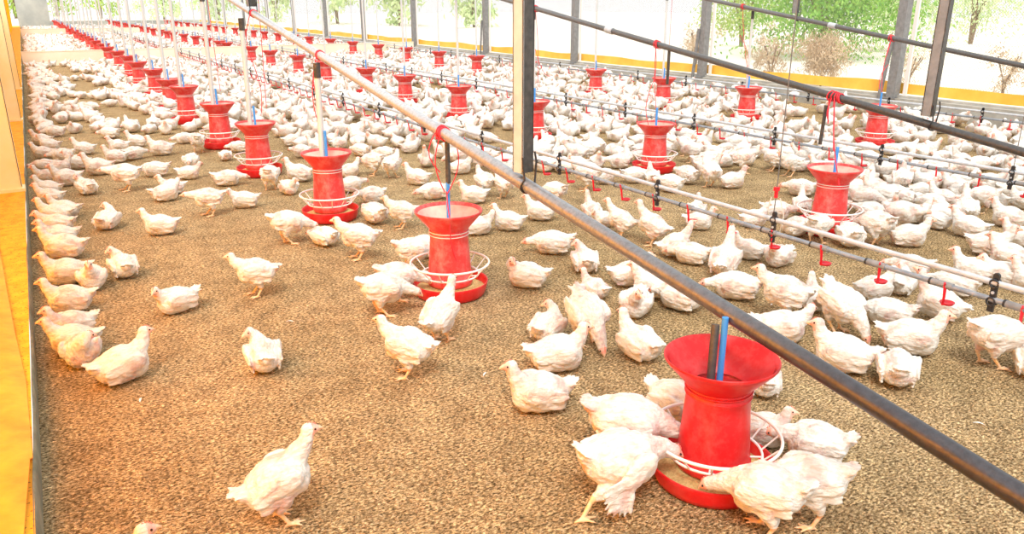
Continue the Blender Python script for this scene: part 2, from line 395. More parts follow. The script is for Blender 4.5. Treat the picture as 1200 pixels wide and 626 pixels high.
M_POST_LIT = m_noise('lit_face_steel', (.5, .51, .52), (.62, .63, .63), 12, .55, 0)
for x, y, lab in POSTS:
    z = pipe_z(y); t = thing('hanging_post', lab, 'post', (x, y, z))
    b = MB(); w_ = .028
    rot = Matrix.Rotation(math.radians(12), 3, 'Z')
    for k, (nx, ny, mi) in enumerate(((-1, 0, 0), (0, -1, 1), (1, 0, 1), (0, 1, 1))):  # side light painted in: left face pale, other faces dark
        b.box(rot @ Vector((nx*w_, ny*w_, 0)) + Vector((0, 0, 1.35)), (.006 if nx else 2*w_+.006, .006 if ny else 2*w_+.006, 2.6), mi, rot)
    b.build('shaft', [M_POST_LIT if x < 2 and y < 3 else M_STEELL, M_DARKST], t)
    b = MB(); pts = []
    for k in range(22):
        a = -PI*.35 + k/21*PI*1.75; pts.append((.0+math.cos(a)*.036, -.02-math.sin(a)*.0, math.sin(a)*.036))
    pts = [(-.03, -.045, .12)] + [(-.036*math.cos(a)-.0, -.045+.01*math.sin(a*2), -.036*math.sin(a)) for a in [k/12*PI for k in range(-3, 14)]] + [(.036, -.05, .1), (.03, -.045, .14)]
    b.tube(pts, .0045, 8); b.build('wire_hook', M_BLACK, t)

#================================================================== feeders
def lathe_mesh(name, prof, mats, n=48): b = MB(); b.lathe(prof, n); return b.mesh(name, mats)
def feeder_meshes(n, redm, fun_in):
    F = {}
    F['hopper'] = lathe_mesh('hopper', [(.098, .332), (.105, .329), (.106, .322), (.100, .318), (.103, .310), (.107, .306), (.107, .298), (.1035, .294), (.1065, .25), (.113, .17), (.118, .115), (.121, .092), (.124, .09), (.125, .075), (.122, .06), (.118, .055), (.114, .06), (.114, .09), (.106, .2), (.098, .28), (.092, .332), (.098, .332)], redm, n)
    b = MB(); b.lathe([(.092, .328), (.099, .337), (.108, .345), (.137, .374), (.168, .406), (.177, .418), (.181, .421), (.183, .418), (.182, .412), (.175, .403), (.142, .369), (.113, .339), (.101, .326)][::-1], n, 0)
    F['funnel'] = b.mesh('funnel', redm)
    b = MB(); b.lathe([(.088, .325), (.0985, .3385), (.1075, .3465), (.1365, .3755), (.1655, .406)][::-1], n, 0); F['funnel_lining'] = b.mesh('funnel_lining', fun_in)
    F['pan'] = lathe_mesh('pan', [(0, .012), (.12, .012), (.172, .014), (.188, .028), (.199, .058), (.203, .070), (.2065, .072), (.2085, .068), (.204, .052), (.196, .024), (.186, .006), (.15, .002), (0, .002)], M_PAN, n)
    F['feed'] = lathe_mesh('feed', [(0, .06), (.1, .055), (.15, .045), (.18, .036), (.191, .032)], M_FEED, n)
    b = MB(); b.tube(circle(.215, .160, 48), .0055, 8, closed=True); b.tube(circle(.158, .104, 40), .0045, 8, closed=True)
    for k in range(14):
        a = 2*PI*k/14+.1; c_, s_ = math.cos(a), math.sin(a)
        b.tube([(.215*c_, .215*s_, .160), (.158*c_, .158*s_, .104)], .0033, 6)
    for k in range(4):
        a = 2*PI*k/4+.5; c_, s_ = math.cos(a), math.sin(a); b.tube([(.158*c_, .158*s_, .104), (.118*c_, .118*s_, .098)], .0035, 6)
    F['grill'] = b.mesh('grill', M_WPL)
    b = MB(); b.tube([(0, 0, .33), (0, 0, .36), (0, 0, .55)], .0105, 12); F['adjusting_rod'] = b.mesh('adjusting_rod', M_BLUE)
    b = MB(); b.tube(circle(.108, .3205, 40), .0025, 6, closed=True); b.tube(circle(.1075, .3045, 40), .002, 6, closed=True); F['collar_ring'] = b.mesh('collar_ring', M_WPL if fun_in != M_RED else redm)
    return F
FM_NEAR = feeder_meshes(64, M_RED, M_RED)
FM_MID = feeder_meshes(40, M_RED2, M_DUST)
FM_FAR = feeder_meshes(14, M_RED2, M_DUST)
ROWS = [
 ('near row', PX[0]-.003, [1.575, 3.56, 5.38, 7.2, 8.85, 10.95, 12.35], 59, 0.0),
 ('middle row', 4.80, [3.33, 5.51, 7.55, 9.49, 11.34, 12.95], 59, 0.0),
 ('far row', 7.98, [5.30, 7.40, 9.0, 10.75, 12.9, 14.9], 56, 0.0)]
DZ = {}
FEEDERS = []
rf = random.Random(5)
POLE_L = {0: 'black', 1: 'dark'}
for ri, (rn, x, ys, yend, _) in enumerate(ROWS):
    ys = list(ys); y = ys[-1]
    while y < yend: y += rf.choice((1.75, 1.95, 2.05)); ys.append(y)
    for k, y in enumerate(ys):
        if abs(y-23.2) < .3 or abs(y-44) < .3: y += .6
        dz = DZ.get((ri, k), (0, 0))[0]
        xx = x + (rf.uniform(-.05, .05) if k > 1 else 0)
        if (ri, k) == (1, 0): xx = 4.47
        if ri == 0 and k < 7: xx = (1.692, 1.733, 1.68, 1.625, 1.625, 1.63, 1.645)[k]
        zs = ((1.04, 1.10, 1.15, 1.12, 1.13, 1.13)[k] if k < 6 else 1.08) if ri == 0 else 1.05
        if (ri, k) == (2, 0): xx = 7.72
        FM = FM_NEAR if (ri, k) == (0, 0) else FM_MID if y < 12 else FM_FAR
        far = k >= 12
        if k == 0: lab = {0: 'big red feeder in the foreground with white ring, birds eating round it', 1: 'red feeder of the middle row at right, the one nearest the camera', 2: 'red feeder of the far row at right, partly behind the second pipe'}[ri]
        elif not far: lab = 'red hanging feeder with white ring, %s from the camera in the %s' % (ORD[k], rn)
        else: lab = 'one of the tiny red feeders at the far end of the %s' % rn
        cx, cy_ = (xx, y)
        t = thing('hanging_feeder', lab, 'feeder', (cx, cy_, 0), 'red feeders of the %s' % rn, rf.uniform(0, 1))
        FEEDERS.append((cx, cy_, ri, k))
        t.scale = (.965, .965, zs)
        tilt = Euler((rf.uniform(-.02, .02), rf.uniform(-.02, .02), 0)) if k > 0 else Euler((0, 0, 0))
        for nm in ('pan', 'feed', 'hopper', 'funnel', 'funnel_lining', 'grill', 'adjusting_rod', 'collar_ring'):
            if y > 25 and nm in ('feed', 'collar_ring', 'funnel_lining'): continue
            zz = 0 if nm in ('pan', 'feed') else dz
            o = put(nm, FM[nm], t, (0, 0, zz))
            if nm == 'adjusting_rod' and (ri, k) == (0, 0): o.scale = (1, 1, .99)
        # suspension pole from the pipe above
        top = min(pipe_z(y)-.022, 3.3)
        ox, oy = (-.035, .03) if ri == 0 else (.03, .06)
        if (ri, k) == (0, 0): ox, oy = -.05, -.02
        if (ri, k) == (0, 1): ox, oy = .004, .0
        if (ri, k) == (0, 2): ox, oy = -.02, .03
        px_ = PX[ri]; b = MB()
        dark = (ri, k) in ((0, 0), (0, 1), (1, 0), (1, 1))
        zb = {(0, 0): .375, (0, 1): .6, (1, 0): .52, (1, 1): .8}.get((ri, k), .40)
        if (ri, k) == (0, 0): xb, yb, xt, yt = xx-.05, y-.01, xx-.018, y+.02
        else: xb, yb, xt, yt = xx+ox, y+oy, xx+ox*.6, y+oy
        if (ri, k) == (1, 0): xb, yb, xt, yt = 4.74, 3.68, 4.755, 3.68
        if (ri, k) == (1, 1): xb, yb, xt, yt = 4.76, 5.35, 4.76, 5.35
        if (ri, k) == (2, 0): continue
        rr = .013 if dark else (.021 if ri == 0 else .016)
        z_t = top if y < 19 else 3.3
        z_t = min(z_t, pipe_z(yt)-(.006 if (ri, k) == (0, 0) else .02))
        b.tube([(xb, yb, zb), (xt, yt, z_t)], rr, 10 if y < 15 else 6)
        far = k >= 12
        if dark: plab = {(0, 0): 'short dark pole running from the big pipe into the foreground feeder', (0, 1): 'short dark pole under the big pipe above the second near-row feeder', (1, 0): 'short dark pole under the second pipe above the nearest middle-row feeder', (1, 1): 'short dark pole under the second pipe above the second middle-row feeder'}[(ri, k)]
        elif not far: plab = 'pale vertical pole standing in the %s-row feeder that is %s from the camera' % (rn.split()[0], ORD[k] if k else 'nearest')
        else: plab = 'one of the thin pale poles above the tiny %s feeders' % rn
        po = tag(b.build('suspension_pole', M_DARKST if dark else M_POLEW), plab, 'pole', 'poles of the %s' % rn)
        if not dark and y < 10:
            b = MB(); b.tube([(xt, yt, z_t-.1), (xt, yt, z_t)], .025 if ri == 0 else .02, 10); b.build('end_cap', M_DARKST, po)
# red cords
def sag(p, q, s, n=10, sx=0):
    p = Vector(p); q = Vector(q); return [p.lerp(q, t/n)+Vector((sx*math.sin(PI*t/n), 0, -s*math.sin(PI*t/n))) for t in range(n+1)]
def cord(name, label, x, y, ends, knots=2, r=.0038):
    z = pipe_z(y); b = MB()
    for k in range(knots):
        off = (k-knots/2)*.022
        b.tube([(x+math.cos(a)*.033, y+off+.01*math.sin(a+k), pipe_z(y+off)+math.sin(a)*.033) for a in [2*PI*i/16 for i in range(16)]], r, 6, closed=True)
    for e in ends: b.tube(e, r*.8, 6)
    tag(b.build(name, M_CORD), label, 'cord')
z = pipe_z(3.58)
F2x, F2y = PX[0], 3.59
cord('red_cord', 'red cord knotted round the big pipe and looping down over the second near-row feeder', PX[0], 3.60, [
    sag((PX[0]-.035, 3.55, z), (F2x-.02, F2y-.04, .56), .0, 8, -.04), sag((PX[0]+.03, 3.55, z), (F2x-.01, F2y-.05, .55), .0, 8, .05),
    sag((F2x-.01, F2y-.04, .56), (F2x-.06, F2y-.175, .45), .02, 6), sag((F2x-.06, F2y-.175, .45), (F2x+.015, F2y-.125, .16), .0, 8, -.02),
    sag((PX[0]-.03, 3.62, z), (PX[0]-.02, 3.6, z-.2), 0, 5, -.05)], 3)
z = pipe_z(5.5)
cord('red_cord', 'red cord knotted round the big pipe beside the pole of the third near-row feeder', PX[0], 5.52, [sag((PX[0]-.03, 5.5, z), (PX[0]-.01, 5.42, .5), 0, 8, -.07), sag((PX[0]-.03, 5.5, z), (PX[0]-.07, 5.4, z-.3), .0, 6, -.03)], 2)
z = pipe_z(7.35)
cord('red_cord', 'red cord tied round the big pipe under the dark post at upper left', PX[0], 7.30, [sag((PX[0]-.03, 7.28, z), (PX[0]-.04, 7.3, z-.45), 0, 8, -.05), sag((PX[0]-.04, 7.3, z-.45), (PX[0]-.0, 7.4, .5), 0, 8, .03)], 2)
z = pipe_z(3.6)
cord('red_cord', 'thick red cord bundle knotted round the second pipe above the nearest middle-row feeder', 4.76, 3.62, [sag((4.73, 3.6, z), (4.47, 3.36, .55), .0, 6), sag((4.73, 3.6, z), (4.36, 3.2, .36), .0, 8, -.03), sag((4.74, 3.63, z), (4.70, 3.6, z-.16), .02, 6, -.03), sag((4.75, 3.66, z), (4.72, 3.62, z-.18), .02, 6)], 5, .005)
z = pipe_z(5.5)
cord('red_cord', 'red cord tied to the second pipe, hanging to the second middle-row feeder', 4.76, 5.52, [sag((4.74, 5.5, z), (4.8, 5.52, .56), .0, 8, -.02), sag((4.74, 5.5, z-.3), (4.7, 5.45, .36), .0, 8, -.08), sag((4.75, 5.52, z-.02), (4.74, 5.5, z-.32), 0, 8, .015)], 3)
z = pipe_z(7.5)
cord('red_cord', 'thin red cord hanging from the second pipe to the third middle-row feeder', 4.76, 7.52, [sag((4.75, 7.5, z), (4.8, 7.52, .56), .0, 8, .02), sag((4.75, 7.5, 1.0), (4.95, 7.5, .7), .08, 8)], 2)
z = pipe_z(5.45)
cord('red_cord', 'tangled red cord tied to the far pipe above the nearest far-row feeder', 7.95, 5.45, [sag((7.94, 5.43, z), (7.72, 5.3, .56), .0, 8, -.05), sag((7.9, 5.4, .85), (7.6, 5.25, .62), .0, 6, -.06), sag((7.94, 5.43, z), (7.84, 5.4, z-.2), .03, 6)], 3)
z = pipe_z(7.6)
cord('red_cord', 'red cord tied to the far pipe above the second far-row feeder', 7.95, 7.6, [sag((7.95, 7.6, z), (7.98, 7.42, .56), .0, 8, -.02), sag((7.95, 7.6, z-.35), (7.99, 7.45, .7), .0, 8, .05)], 3)
cord('red_cord', 'long red cord hanging from above to the third far-row feeder', 7.95, 9.1, [sag((8.0, 9.02, 3.2), (8.0, 9.0, .56), .0, 8, .01)], 1)
cord('red_cord', 'long thin red cord hanging from above into the fourth near-row feeder', PX[0], 7.5, [sag((1.84, 7.50, 3.), (1.80, 7.46, .56), .0, 10, .01)], 0)
cord('red_cord', 'red cord hanging beside the pale pole of the fifth near-row feeder', PX[0], 9.2, [sag((1.72, 9.15, 3.), (1.74, 9.2, .56), .0, 10, -.02)], 0)

#================================================================== drinker lines
def drinker_cup():
    a = MB()   # red arm, clip and saucer
    a.tube([(0, -.016, .0), (0, -.018, -.012), (.006, -.012, -.06), (.012, .0, -.098)], [.009, .0075, .006, .006], 8)
    a.tube([(-.004, -.02, .004), (-.012, -.03, .018)], .005, 6)
    a.box((0, -.006, .0), (.018, .03, .012))
    a.lathe([(.004, -.104), (.026, -.100), (.031, -.092), (.0325, -.088), (.030, -.0885), (.024, -.095), (0, -.097)], 18, c=(.038, .010, 0))
    n_ = MB(); n_.tube([(.014, .01, .0), (.03, .012, -.012)], .008, 8); n_.tube([(.03, .012, -.012), (.04, .012, -.034)], [.0075, .0045], 8); n_.box((.03, -.002, -.01), (.012, .012, .02))
    return a.mesh('drinker_cup', M_CORD2), n_.mesh('nipple_valve', M_WPL)
M_CORD2 = mat('glossy_red_plastic', (.8, .012, .03), .3)
ME_CUP, ME_NIP = drinker_cup()
def bracket():
    b = MB(); b.box((0, 0, .005), (.026, .012, .165)); b.tube([(0, -.006, .085), (0, .006, .085)], .0135, 12)
    for z, r in ((.052, .0175), (-.030, .0175)): b.tube([(math.cos(a)*r, -.012, z+math.sin(a)*r) for a in [2*PI*i/14 for i in range(14)]], .0045, 6, closed=True); b.tube([(math.cos(a)*r, .012, z+math.sin(a)*r) for a in [2*PI*i/14 for i in range(14)]], .0045, 6, closed=True)
    b.tube([(0, -.011, .010), (0, .011, .010)], .007, 8, 1)
    return b.mesh('bracket', [M_BLACK, M_GALV])
ME_BR = bracket()
LINES = [(3.4, .262, 1.0, 58, [1.665, 2.876, 3.85, 5.0], 'double pipe drinker line with red cups running between near and middle feeder rows'),
         (6.0, .238, 2.2, 58, [2.98, 4.04, 5.18, 6.28, 7.45], 'double pipe drinker line with red cups between middle and far feeder rows'),
         (9.35, .215, 3.2, 57, [3.9, 5.1, 6.3, 7.55, 8.8], 'drinker line with red cups running along the foot of the right side kerb')]
for li, (x, zl, y0, y1, brs, lab) in enumerate(LINES):
    t = thing('drinker_line', lab, 'drinker line', (x, 0, 0))
    zu = zl+.075
    b = MB(); y = y0
    while y < y1: b.tube([(0, y, zu), (0, min(y+3, y1), zu)], .0135, 14); y += 3
    b.build('support_pipe', M_GALV, t)
    b = MB(); y = y0
    while y < y1: b.tube([(0, y, zl), (0, min(y+3, y1), zl)], .0125, 14); y += 3
    b.build('water_pipe', M_WPIPE, t)
    y = brs[-1]; brs = list(brs)
    while y < (40 if li < 2 else 25): y += 1.25; brs.append(y)
    for yb in brs: put('bracket', ME_BR, t, (0, yb, zl+.022), (0, 0, PI/2))
    ncup = 0; y = {0: 1.55, 1: 2.55, 2: 3.45}[li]
    while ncup < 96 and y < 38:
        c = put('drinker_cup', ME_CUP, t, (0, y, zl), (0, 0, random.uniform(-.25, .15)-.35))
        if y < 9: put('nipple_valve', ME_NIP, c)
        if y < 9:
            q = MB(); q.tube([(0, y-.045, zl), (0, y+.055, zl)], .0165, 12); q.build('saddle', M_STEELL, t)
            q = MB(); q.tube([(0, y+.055, zl), (0, y+.065, zl)], .0175, 12); q.build('clamp_ring', M_BLACK, t)
        ncup += 1; y += .335
b = MB(); b.tube([(3.4, 2.885, .37), (3.398, 2.88, .47), (3.39, 2.87, 3.2)], .003, 6); t = tag(b.build('hanging_wire', M_WIRE), 'thin dark wire hanging down to the near drinker line with a small red clip', 'wire')
b = MB(); b.box((0, 0, 0), (.016, .012, .06)); b.box((0, 0, .02), (.026, .02, .022)); b.build('red_clip', M_CORD2, t, (3.397, 2.88, .49))
b = MB(); b.tube([(3.385, 2.9, .46), (3.37, 2.9, .39), (3.38, 2.9, .36)], .003, 6); b.tube([(3.41, 2.86, .46), (3.43, 2.84, .36), (3.42, 2.85, .26)], .003, 6); b.build('twine', M_TWINE, t)
b = MB(); b.tube([(6, 2.98, .3), (6.0, 2.98, 3.2)], .003, 6); tag(b.build('hanging_wire', M_WIRE), 'thin dark wire hanging to the second drinker line at the right edge', 'wire')
b = MB()
for ya in range(1, 20, 3): b.tube([(3.93, ya, .16), (3.95, ya+1.5, .15), (3.93, ya+3, .16)], .0022, 5)
tag(b.build('guard_wire', M_TWINE), 'thin pale guard wire stretched low behind the near drinker line', 'wire')

#================================================================== birds
from mathutils import noise as mn
def ell(bm, c, r, rot=None, sub=2):
    m = Matrix.Translation(Vector(c)) @ (rot.to_matrix().to_4x4() if rot else Matrix.Identity(4)) @ Matrix.Diagonal((*r, 1))
    bmesh.ops.create_icosphere(bm, subdivisions=sub, radius=1, matrix=m)
def limb(bm, pts, rs, step=.45, sub=1):
    for (p, q, a, b) in zip(pts[:-1], pts[1:], rs[:-1], rs[1:]):
        p = Vector(p); q = Vector(q); L = (q-p).length; n = max(2, int(L/(min(a, b)*step))+1)
        for i in range(n+1):
            t = i/n; r = a+(b-a)*t; ell(bm, p.lerp(q, t), (r, r, r), None, sub)
def bird_mesh(name, v, voxel, dec=None, seed=0):
    """v: pose dictionary. One continuous body; returns mesh, head point and head direction."""
    bm = bmesh.new(); rnd = random.Random(seed)
    bz, pitch = v['bz'], v['pitch']           # body centre height, nose-up angle
    R = Matrix.Rotation(-pitch, 3, 'Y'); C0 = Vector((0, 0, bz))
    def T(p): return C0 + R @ Vector(p)
    Er = Euler((0, -pitch, 0))
    def RE(rx, ry, rz): return (R @ Euler((rx, ry, rz)).to_matrix()).to_euler()
    fl = v.get('flat', 1.)
    ell(bm, T((0, 0, .002)), (.088, .074, .072*fl), Er, 3)
    ell(bm, T((.042, 0, -.002)), (.054, .066, .068*fl), Er, 3)
    ell(bm, T((-.048, 0, .004)), (.054, .060, .056*fl), Er, 3)
    # tail: fan of short feathers
    tl = v.get('tail', .5)
    ell(bm, T((-.090, 0, .026)), (.034, .032, .026), RE(0, tl, 0))
    for k in range(-3, 4):
        ell(bm, T((-.110+.004*abs(k)+rnd.uniform(-.006, .006), k*.009, .040+.006*rnd.random()-abs(k)*.003)), (.030, .0085, .0045), RE(k*.12, tl+rnd.uniform(-.2, .2), -k*.14))
    # wings with layered feathers
    wd = v.get('wing', (0, 0))
    for s, droop in ((1, wd[0]), (-1, wd[1])):
        if droop < 1:
            ell(bm, T((.012, s*.065, .012-droop*.02)), (.060, .016, .040), RE(s*-.15, -.12-droop, s*.10))
            ell(bm, T((.048, s*.058, .012)), (.026, .018, .030), RE(0, 0, 0))
            for k in range(5):
                ell(bm, T((-.040-.004*k, s*(.068-.003*k), .028-.015*k-droop*.03)), (.048-.004*k, .006, .0095), RE(0, -.10+.10*k*.3-droop, s*(.12)))
            for k in range(6):
                ell(bm, T((.025-.018*k, s*(.073-.001*k), .024-.004*k)), (.024, .005, .011), RE(s*-.1, .35, s*.12))
        else:   # wing opened down like a fan
            ell(bm, T((.02, s*.072, .018)), (.050, .022, .034), RE(s*-.2, -.5, 0))
            ell(bm, T((-.005, s*.085, -.005)), (.042, .014, .036), RE(s*-.2, -.8, 0))
            for k in range(9):
                a = .12+k*.17; dv = Vector((-math.cos(a), s*(.28-.02*k), -math.sin(a))).normalized(); L = .105-.003*abs(k-4)
                ell(bm, T(Vector((.0, s*.082, .0))+dv*L*.62), (L*.52, .0045, .0105), (R @ dv.to_track_quat('X', 'Z').to_matrix() @ Matrix.Rotation(PI/2*0, 3, 'X')).to_euler())
    # neck and head
    H = Vector(v['head']); N = [Vector(T((.055, 0, .02))), Vector(v['neck']), H]
    limb(bm, N, v.get('nr', (.044, .027, .0195)), .5, 2)
    hy, hp = v.get('hdir', (0, 0)); D = Vector((math.cos(hy)*math.cos(hp), math.sin(hy)*math.cos(hp), math.sin(hp)))
    HR = D.to_track_quat('X', 'Z').to_euler()
    ell(bm, H, (.0245, .0195, .0215), HR, 2); ell(bm, H+D*.014-Vector((0, 0, .002)), (.018, .0135, .0145), HR, 2)
    # legs
    legs = []
    if 'legs' in v:
        for s, (fx, fy, ang) in zip((1, -1), v['legs']):
            hip = T((-.012, s*.034, -.035)); foot = Vector((fx, s*fy, .007)); hock = (hip+foot)/2 + Vector((-.022, 0, -.012)); hock.z = max(.055, min(hock.z, .075))
            limb(bm, [hip, hip.lerp(hock, .65), hock], (.034, .019, .0085), .5, 2)
            limb(bm, [hock, foot], (.0078, .0066), .5, 1); legs += [hock, foot]
            for da, L in ((-.55, .036), (0, .044), (.55, .036), (PI, .018)):
                e = foot+Vector((math.cos(ang+da)*L, math.sin(ang+da)*L, -.002)); limb(bm, [foot, foot.lerp(e, .5)+Vector((0, 0, .003)), e], (.0058, .0052, .0036), .5, 1); legs.append(e)
    elif v.get('toes', False):
        for s in (1, -1):
            for k in (-.4, 0, .4):
                p = Vector((.05, s*.035, .006)); e = p+Vector((.05*math.cos(k), .05*math.sin(k)*1, 0)); limb(bm, [p, e], (.0065, .004), .5, 1); legs.append(e)
    me = bpy.data.meshes.new(name); bm.to_mesh(me); bm.free()
    o = bpy.data.objects.new('tmp', me); COL.objects.link(o)
    r = o.modifiers.new('r', 'REMESH'); r.mode = 'VOXEL'; r.voxel_size = voxel; r.use_smooth_shade = True
    s_ = o.modifiers.new('s', 'SMOOTH'); s_.factor = .5; s_.iterations = 2 if voxel < .006 else 1
    if dec: d = o.modifiers.new('d', 'DECIMATE'); d.ratio = dec
    bpy.context.view_layer.update()
    dg = bpy.context.evaluated_depsgraph_get(); out = bpy.data.meshes.new_from_object(o.evaluated_get(dg))
    bpy.data.objects.remove(o); bpy.data.meshes.remove(me)
    out.name = name; out.materials.clear()
    for m in (M_FEATHER, M_FACE, M_LEG): out.materials.append(m)
    nv = len(out.vertices); co = np.empty(nv*3); out.vertices.foreach_get('co', co); co = co.reshape(-1, 3)
    no = np.empty(nv*3); out.vertices.foreach_get('normal', no); no = no.reshape(-1, 3)
    Ha = np.array(H); Da = np.array(D)
    dh = np.linalg.norm(co-Ha, axis=1)
    lowz = (co[:, 2] < (.064 if 'legs' in v else .013))
    if 'legs' in v:
        # leg skin only well under the belly line
        segs = [(np.array(legs[i]), np.array(legs[i+1])) for i in (0, 6)]
        dleg = np.full(nv, 9.)
        for p, q in segs:
            t_ = np.clip(((co-p)@(q-p))/((q-p)@(q-p)), 0, 1); dleg = np.minimum(dleg, np.linalg.norm(co-(p+t_[:, None]*(q-p)), axis=1))
        isleg = (dleg < .0125) & (co[:, 2] < .08) | (co[:, 2] < .014)
    else: isleg = (co[:, 2] < .012) & (np.abs(co[:, 0]-.08) < .03) & (co[:, 0] > .06)
    if voxel < .01:
        am = np.where(isleg | (dh < .03), 0, 1.)
        for i in range(nv):
            if am[i] > 0:
                p = Vector(co[i]); d = mn.noise(Vector((p.x*28, p.y*60, p.z*60))+Vector((seed, 0, 0)))*.0032 + mn.noise(Vector((p.x*70, p.y*130, p.z*130)))*.0022
                co[i] += no[i]*d
    co[:, 2] = np.maximum(co[:, 2], .001)
    out.vertices.foreach_set('co', co.ravel())
    fm = (co-Ha)@Da
    isface = (dh < .034) & (fm > .004)
    mi = []
    for p in out.polygons:
        vi = list(p.vertices); mi.append(2 if isleg[vi].mean() > .5 else 1 if isface[vi].mean() > .5 else 0)
    out.polygons.foreach_set('material_index', mi); out.polygons.foreach_set('use_smooth', [True]*len(mi)); out.update()
    return out, H, D, HR
V = {
 'su': dict(bz=.068, pitch=.12, neck=(.086, 0, .135), head=(.100, 0, .176), flat=.98),
 'sv': dict(bz=.066, pitch=.05, neck=(.094, .008, .122), head=(.112, .018, .152), hdir=(.7, -.1), flat=.95, tail=.5),
 'sl': dict(bz=.064, pitch=0., neck=(.11, 0, .072), head=(.142, .004, .068), hdir=(.1, -.15), flat=.92, nr=(.044, .027, .0195)),
 'sb': dict(bz=.066, pitch=.08, neck=(.082, .022, .130), head=(.074, .042, .156), hdir=(2.1, -.2), flat=.96),
 'st': dict(bz=.142, pitch=.16, neck=(.105, 0, .205), head=(.118, 0, .238), legs=((.005, .036, .1), (.03, .034, -.1))),
 'sa': dict(bz=.140, pitch=.42, neck=(.088, 0, .240), head=(.104, 0, .280), legs=((.0, .034, .1), (.02, .034, 0)), nr=(.044, .024, .019)),
 'sn': dict(bz=.138, pitch=.05, neck=(.118, 0, .165), head=(.152, 0, .172), legs=((-.01, .036, .1), (.03, .034, -.1))),
 'fe': dict(bz=.140, pitch=-.12, neck=(.125, 0, .122), head=(.160, 0, .105), hdir=(0, -.6), legs=((-.015, .037, .1), (.02, .035, 0)), tail=.3),
 'pk': dict(bz=.138, pitch=-.45, neck=(.118, 0, .07), head=(.135, 0, .036), hdir=(0, -.9), legs=((-.01, .036, .1), (.02, .034, -.1)), tail=.2),
 'dr': dict(bz=.08, pitch=.3, neck=(.085, 0, .185), head=(.098, 0, .222), hdir=(0, .5), flat=1.05, nr=(.042, .024, .0185)),
 'sp': dict(bz=.125, pitch=-.05, neck=(.118, 0, .135), head=(.150, 0, .118), hdir=(0, -.5), legs=((.03, .035, .2), (-.125, .05, .1)), wing=(0, 1.2)),
 'fs': dict(bz=.078, pitch=.0, neck=(.112, 0, .098), head=(.145, 0, .098), hdir=(0, -.4), flat=1.05),
}
HI = {}; MID = {}; LOW = {}
for i, (k, v) in enumerate(V.items()): HI[k] = bird_mesh('bird_'+k, v, .0042, None, i)
for i, k in enumerate(('su', 'sv', 'sl', 'sb', 'st', 'sn', 'fe')): MID[k] = bird_mesh('bird_mid_'+k, V[k], .0085, None, i)
for i, k in enumerate(('su', 'sl', 'sv', 'st', 'sb')): LOW[k] = bird_mesh('bird_low_'+k, V[k], .013, .22, i)
# small head parts, in head space (+X forward)
b = MB(); b.tube([(.022, 0, -.001), (.031, 0, -.002), (.038, 0, -.006), (.041, 0, -.010)], [.0078, .0062, .0036, .0008], 8); b.tube([(.022, 0, -.007), (.030, 0, -.008), (.035, 0, -.009)], [.0055, .004, .001], 8); ME_BEAK = b.mesh('beak', M_BEAK)
b = MB()
for k in range(1):
    cv = [(.024, .004), (.022, .0115), (.019, .0165), (.0165, .016), (.014, .0205), (.0105, .018), (.007, .0235), (.003, .0195), (-.001, .0225), (-.006, .017), (-.004, .012), (.01, .008)]
    n_c = len(cv); vs_ = [(x, s*.0016, z) for s in (-1, 1) for x, z in cv]
    b.add(vs_, [tuple(range(n_c)), tuple(range(2*n_c-1, n_c-1, -1))]+[(i, i+n_c, (i+1) % n_c+n_c, (i+1) % n_c) for i in range(n_c)], 0, False)
ME_COMB = b.mesh('comb', M_COMB)
b = MB(); b.lathe([(0, .0034), (.0025, .0024), (.0034, 0), (.0025, -.0024), (0, -.0034)], 10); ME_EYE = b.mesh('eye', M_EYE)
def place_bird(x, y, ang, code, label, group, scale=1., detail=True, mid=False):
    me, H, D, HR = (MID if mid else HI)[code]
    o = put('broiler_chicken', me, None, (x, y, 0), (0, 0, ang)); o.scale = (scale,)*3
    tag(o, label, 'chicken', group)
    if detail:
        for nm, m_, off in (('beak', ME_BEAK, (0, 0, 0)), ('comb', ME_COMB, (0, 0, 0)), ('eye', ME_EYE, (.0145, .0158, .004)), ('eye', ME_EYE, (.0145, -.0158, .004))):
            c = put(nm, m_, o, H + HR.to_matrix() @ Vector(off), HR)
    return o

